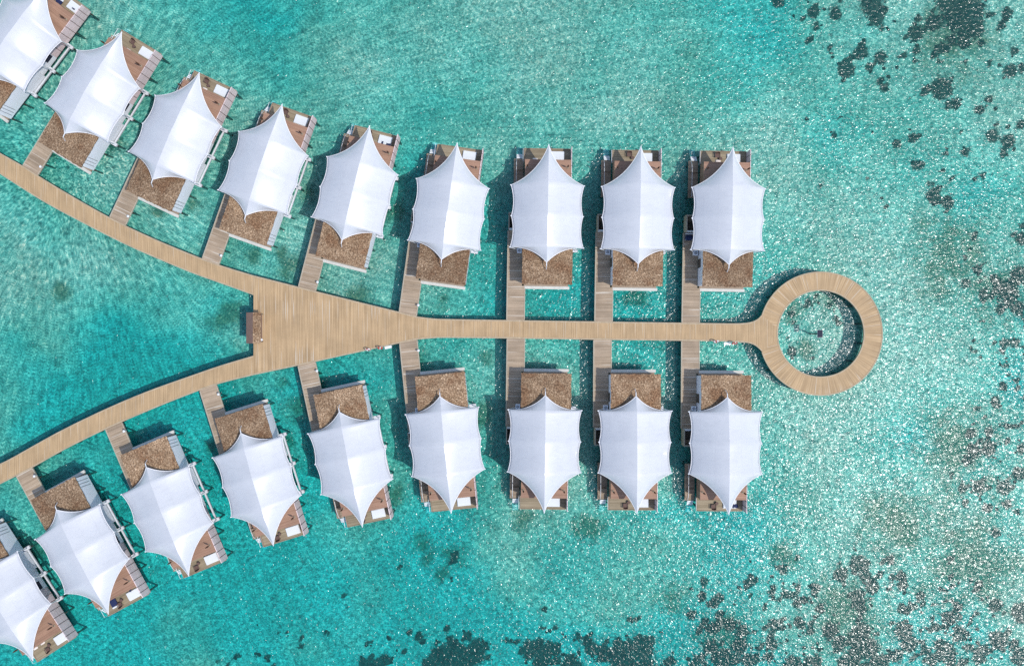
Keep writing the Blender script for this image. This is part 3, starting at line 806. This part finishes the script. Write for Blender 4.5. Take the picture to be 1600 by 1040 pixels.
def bump(lst, x, y, soft):
    v = 0
    for bx, by, br in lst:
        dx = x - bx; dy = y - by
        if abs(dx) < br * 1.6 and abs(dy) < br * 1.6:
            d = math.hypot(dx, dy) / br; v = max(v, 1 - d / (1.5 if soft else 1.35))
    return max(0, v)
reefv = []; softv = []
for y in ys:
    for x in xs:
        rv = bump(BLW, x, y, False); sv = bump(SFW, x, y, True)
        reefv.append(rv); softv.append(sv)
        z = BED + .16 * mnoise.noise(Vector((x * .12, y * .12, 0))) + .3 * rv * (1 + mnoise.noise(Vector((x * 1.1, y * 1.1, 3))))
        mb.v.append((x, y, z))
for j in range(len(ys) - 1):
    for i in range(W_ - 1):
        k = j * W_ + i; mb.f.append((k, k + 1, k + W_ + 1, k + W_))
def sand():
    m, nt, out = newmat('reef_flat_sand')
    tc = nt.nodes.new('ShaderNodeTexCoord'); v = tc.outputs['Object']
    f = nz(nt, v, .09, 4, .6); f2 = nz(nt, v, .75, 4, .72, .6); f3 = nz(nt, v, .28, 5, .75, .4)
    r = ramp(nt, [(.32, (.60, .56, .47)), (.68, (.80, .77, .68))]); nt.links.new(f, r.inputs[0])
    r2 = ramp(nt, [(.34, g(.68)), (.5, g(.96)), (.66, g(1.14))]); nt.links.new(f2, r2.inputs[0])
    c = mixc(nt, r.outputs[0], r2.outputs[0], 1.0, 'MULTIPLY')
    a = N(nt, 'ShaderNodeAttribute', _attribute_name='reef'); b = N(nt, 'ShaderNodeAttribute', _attribute_name='soft')
    # algae film: patchy everywhere, denser where the soft field is high
    ad = N(nt, 'ShaderNodeMath', _operation='MULTIPLY_ADD'); nt.links.new(b.outputs['Fac'], ad.inputs[0]); ad.inputs[1].default_value = .46; nt.links.new(f3, ad.inputs[2])
    ra = ramp(nt, [(.60, g(0)), (.86, g(.85))]); nt.links.new(ad.outputs[0], ra.inputs[0])
    c = mixc(nt, c, (.22, .20, .12), ra.outputs[0])
    f4 = nz(nt, v, 1.6, 5, .75)
    ad2 = N(nt, 'ShaderNodeMath', _operation='MULTIPLY_ADD'); nt.links.new(a.outputs['Fac'], ad2.inputs[0]); ad2.inputs[1].default_value = 1.0; nt.links.new(f4, ad2.inputs[2])
    rb = ramp(nt, [(.74, g(0)), (.92, g(.92))]); nt.links.new(ad2.outputs[0], rb.inputs[0])
    c = mixc(nt, c, (.032, .029, .02), rb.outputs[0])
    p = N(nt, 'ShaderNodeBsdfPrincipled', Roughness=.95); p.inputs['Specular IOR Level'].default_value = 0
    nt.links.new(c, p.inputs['Base Color'])
    nt.links.new(p.outputs[0], out.inputs[0]); return m
sb = mb.build('seabed', sand(), smooth=True, merge=False); tag(sb, 'pale sand sea bed under shallow water', 'sea bed', kind='structure')
for nm, vals in (('reef', reefv), ('soft', softv)):
    a = sb.data.attributes.new(nm, 'FLOAT', 'POINT'); a.data.foreach_set('value', vals)
# coral heads
rr = random.Random(11); q = MB()
ico = bmesh.new(); bmesh.ops.create_icosphere(ico, subdivisions=1, radius=1); iv = [v.co.copy() for v in ico.verts]; ifc = [[v.index for v in f.verts] for f in ico.faces]; ico.free()
for bx, by, br in BLW:
    n = max(4, int(br * br * 15)); ea = rr.uniform(0, 3.14); eb = rr.uniform(.45, 1.0)
    for _ in range(n):
        t = rr.uniform(0, 6.283); d = br * math.sqrt(rr.random()) * 1.3
        ux, uy = d * math.cos(t) * 1.08, d * math.sin(t) * eb; x, y = bx + ux * math.cos(ea) - uy * math.sin(ea), by + ux * math.sin(ea) + uy * math.cos(ea)
        if 1.5 * mnoise.noise(Vector((x * .55, y * .55, 9))) + .9 * mnoise.noise(Vector((x * 1.6, y * 1.6, 4))) < -.55 + .85 * (d / br) ** 2: continue
        s = rr.uniform(.08, .34) * (1.15 - .35 * d / br); o_ = rr.uniform(0, 50); i0 = len(q.v)
        for c in iv:
            k = s * (1 + .55 * mnoise.noise(c * 1.7 + Vector((o_, 0, 0))))
            q.v.append((x + c.x * k, y + c.y * k, BED + .15 + c.z * k * .6))
        q.f += [tuple(i0 + a for a in f) for f in ifc]
cm = plain('dark_coral', (.024, .022, .014), .95, .6, 2.0)
ob = q.build('coral_reef', cm, smooth=False, merge=False); tag(ob, 'dark coral heads scattered over the pale sea bed', 'coral reef', kind='stuff')

def water_mat():
    m, nt, out = newmat('shallow_lagoon_water')
    tc = nt.nodes.new('ShaderNodeTexCoord'); v = tc.outputs['Object']
    # wind ripples: crossing trains of short waves
    vm = mapping(nt, v, (1, 1.25, 1), (0, 0, R(25)))
    w1 = nz(nt, vm, 1.7, 3, .6, 1.2); w2 = nz(nt, v, 4.4, 1, .6, .8); w0 = nz(nt, v, .4, 2, .5, .5)
    b1 = nz(nt, mapping(nt, v, (1, 1.45, 1), (0, 0, R(25))), 1.5, 1, .5, .9); b2 = nz(nt, v, 3.4, 0, .5, .6)
    hs = N(nt, 'ShaderNodeMath', _operation='MULTIPLY_ADD'); nt.links.new(b2, hs.inputs[0]); hs.inputs[1].default_value = .22; nt.links.new(b1, hs.inputs[2])
    hs2 = N(nt, 'ShaderNodeMath', _operation='MULTIPLY_ADD'); nt.links.new(w0, hs2.inputs[0]); hs2.inputs[1].default_value = .8; nt.links.new(hs.outputs[0], hs2.inputs[2])
    s = N(nt, 'ShaderNodeMath', _operation='MULTIPLY_ADD'); nt.links.new(w2, s.inputs[0]); s.inputs[1].default_value = .45; nt.links.new(w1, s.inputs[2])
    s2 = N(nt, 'ShaderNodeMath', _operation='MULTIPLY_ADD'); nt.links.new(w0, s2.inputs[0]); s2.inputs[1].default_value = 1.0; nt.links.new(s.outputs[0], s2.inputs[2])
    bp = N(nt, 'ShaderNodeBump', Strength=1.0, Distance=.135); nt.links.new(hs2.outputs[0], bp.inputs['Height'])
    # tint: absorption, deeper toward the open lagoon on the lower left
    sx = nt.nodes.new('ShaderNodeSeparateXYZ'); nt.links.new(v, sx.inputs[0])
    dp = nz(nt, v, .028, 3, .55, .3)
    r = ramp(nt, [(.38, (.10, .74, .78)), (.5, (.29, .795, .785)), (.62, (.42, .83, .82))]); 
    gx = N(nt, 'ShaderNodeMath', _operation='MULTIPLY_ADD'); nt.links.new(sx.outputs[0], gx.inputs[0]); gx.inputs[1].default_value = .0006; nt.links.new(dp, gx.inputs[2])
    gy = N(nt, 'ShaderNodeMath', _operation='MULTIPLY_ADD'); nt.links.new(sx.outputs[1], gy.inputs[0]); gy.inputs[1].default_value = .0016; nt.links.new(gx.outputs[0], gy.inputs[2])
    nt.links.new(gy.outputs[0], r.inputs[0])
    # caustic light and pale glints of the ripples, painted into the transmission tint
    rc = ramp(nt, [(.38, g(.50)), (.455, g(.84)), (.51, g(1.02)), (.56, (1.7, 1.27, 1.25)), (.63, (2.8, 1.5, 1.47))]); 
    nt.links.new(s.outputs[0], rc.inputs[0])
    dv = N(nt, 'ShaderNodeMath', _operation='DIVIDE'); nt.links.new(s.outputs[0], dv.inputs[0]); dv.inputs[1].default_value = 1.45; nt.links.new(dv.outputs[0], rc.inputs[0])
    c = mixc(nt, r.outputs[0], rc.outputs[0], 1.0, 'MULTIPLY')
    tr = nt.nodes.new('ShaderNodeBsdfTransparent'); nt.links.new(c, tr.inputs[0])
    gl = N(nt, 'ShaderNodeBsdfGlossy', Roughness=.16); gl.inputs['Color'].default_value = (1, 1, 1, 1); nt.links.new(bp.outputs[0], gl.inputs['Normal'])
    fr = N(nt, 'ShaderNodeFresnel', IOR=1.35); nt.links.new(bp.outputs[0], fr.inputs['Normal'])
    mx = nt.nodes.new('ShaderNodeMixShader'); nt.links.new(fr.outputs[0], mx.inputs[0]); nt.links.new(tr.outputs[0], mx.inputs[1]); nt.links.new(gl.outputs[0], mx.inputs[2])
    # light scattered back by the water itself
    df = N(nt, 'ShaderNodeBsdfDiffuse', Color=(.06, .52, .50, 1)); m2 = nt.nodes.new('ShaderNodeMixShader'); m2.inputs[0].default_value = .065
    nt.links.new(mx.outputs[0], m2.inputs[1]); nt.links.new(df.outputs[0], m2.inputs[2])
    nt.links.new(m2.outputs[0], out.inputs[0]); return m
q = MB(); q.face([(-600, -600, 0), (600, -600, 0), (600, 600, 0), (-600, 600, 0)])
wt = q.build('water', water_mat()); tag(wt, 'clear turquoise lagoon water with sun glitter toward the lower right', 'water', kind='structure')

# ------------------------------------------------------------------ light, sky, camera
sv = Vector((.925 * .49, -.38 * .49, 1)).normalized()
sun = bpy.data.lights.new('sun', 'SUN'); sun.energy = 2.15; sun.angle = R(.53); sun.color = (1, .965, .91)
so = bpy.data.objects.new('sun', sun); COL.objects.link(so); so.rotation_euler = sv.to_track_quat('Z', 'Y').to_euler(); so.location = sv * 100
w = bpy.data.worlds.new('World'); scene.world = w; w.use_nodes = True; nt = w.node_tree
bg = nt.nodes['Background']; sky = nt.nodes.new('ShaderNodeTexSky'); sky.sky_type = 'NISHITA'; sky.sun_disc = False
sky.sun_elevation = math.asin(sv.z); sky.sun_rotation = math.atan2(sv.x, sv.y); nt.links.new(sky.outputs[0], bg.inputs[0]); bg.inputs[1].default_value = .15
cam = bpy.data.cameras.new('camera'); co = bpy.data.objects.new('camera', cam); COL.objects.link(co)
co.location = (0, 0, DZ + CAMH); co.rotation_euler = (0, 0, 0); cam.sensor_width = 36; cam.lens = 36 * 150 / 160.0; cam.clip_end = 3000; cam.clip_start = 1
scene.camera = co
scene.view_settings.view_transform = 'Standard'; scene.view_settings.look = 'None'; scene.view_settings.exposure = 0.37; scene.view_settings.gamma = 1
scene.cycles.max_bounces = 5; scene.cycles.diffuse_bounces = 3; scene.cycles.transparent_max_bounces = 8; scene.cycles.caustics_reflective = False; scene.cycles.caustics_refractive = False
scene.cycles.use_denoising = False
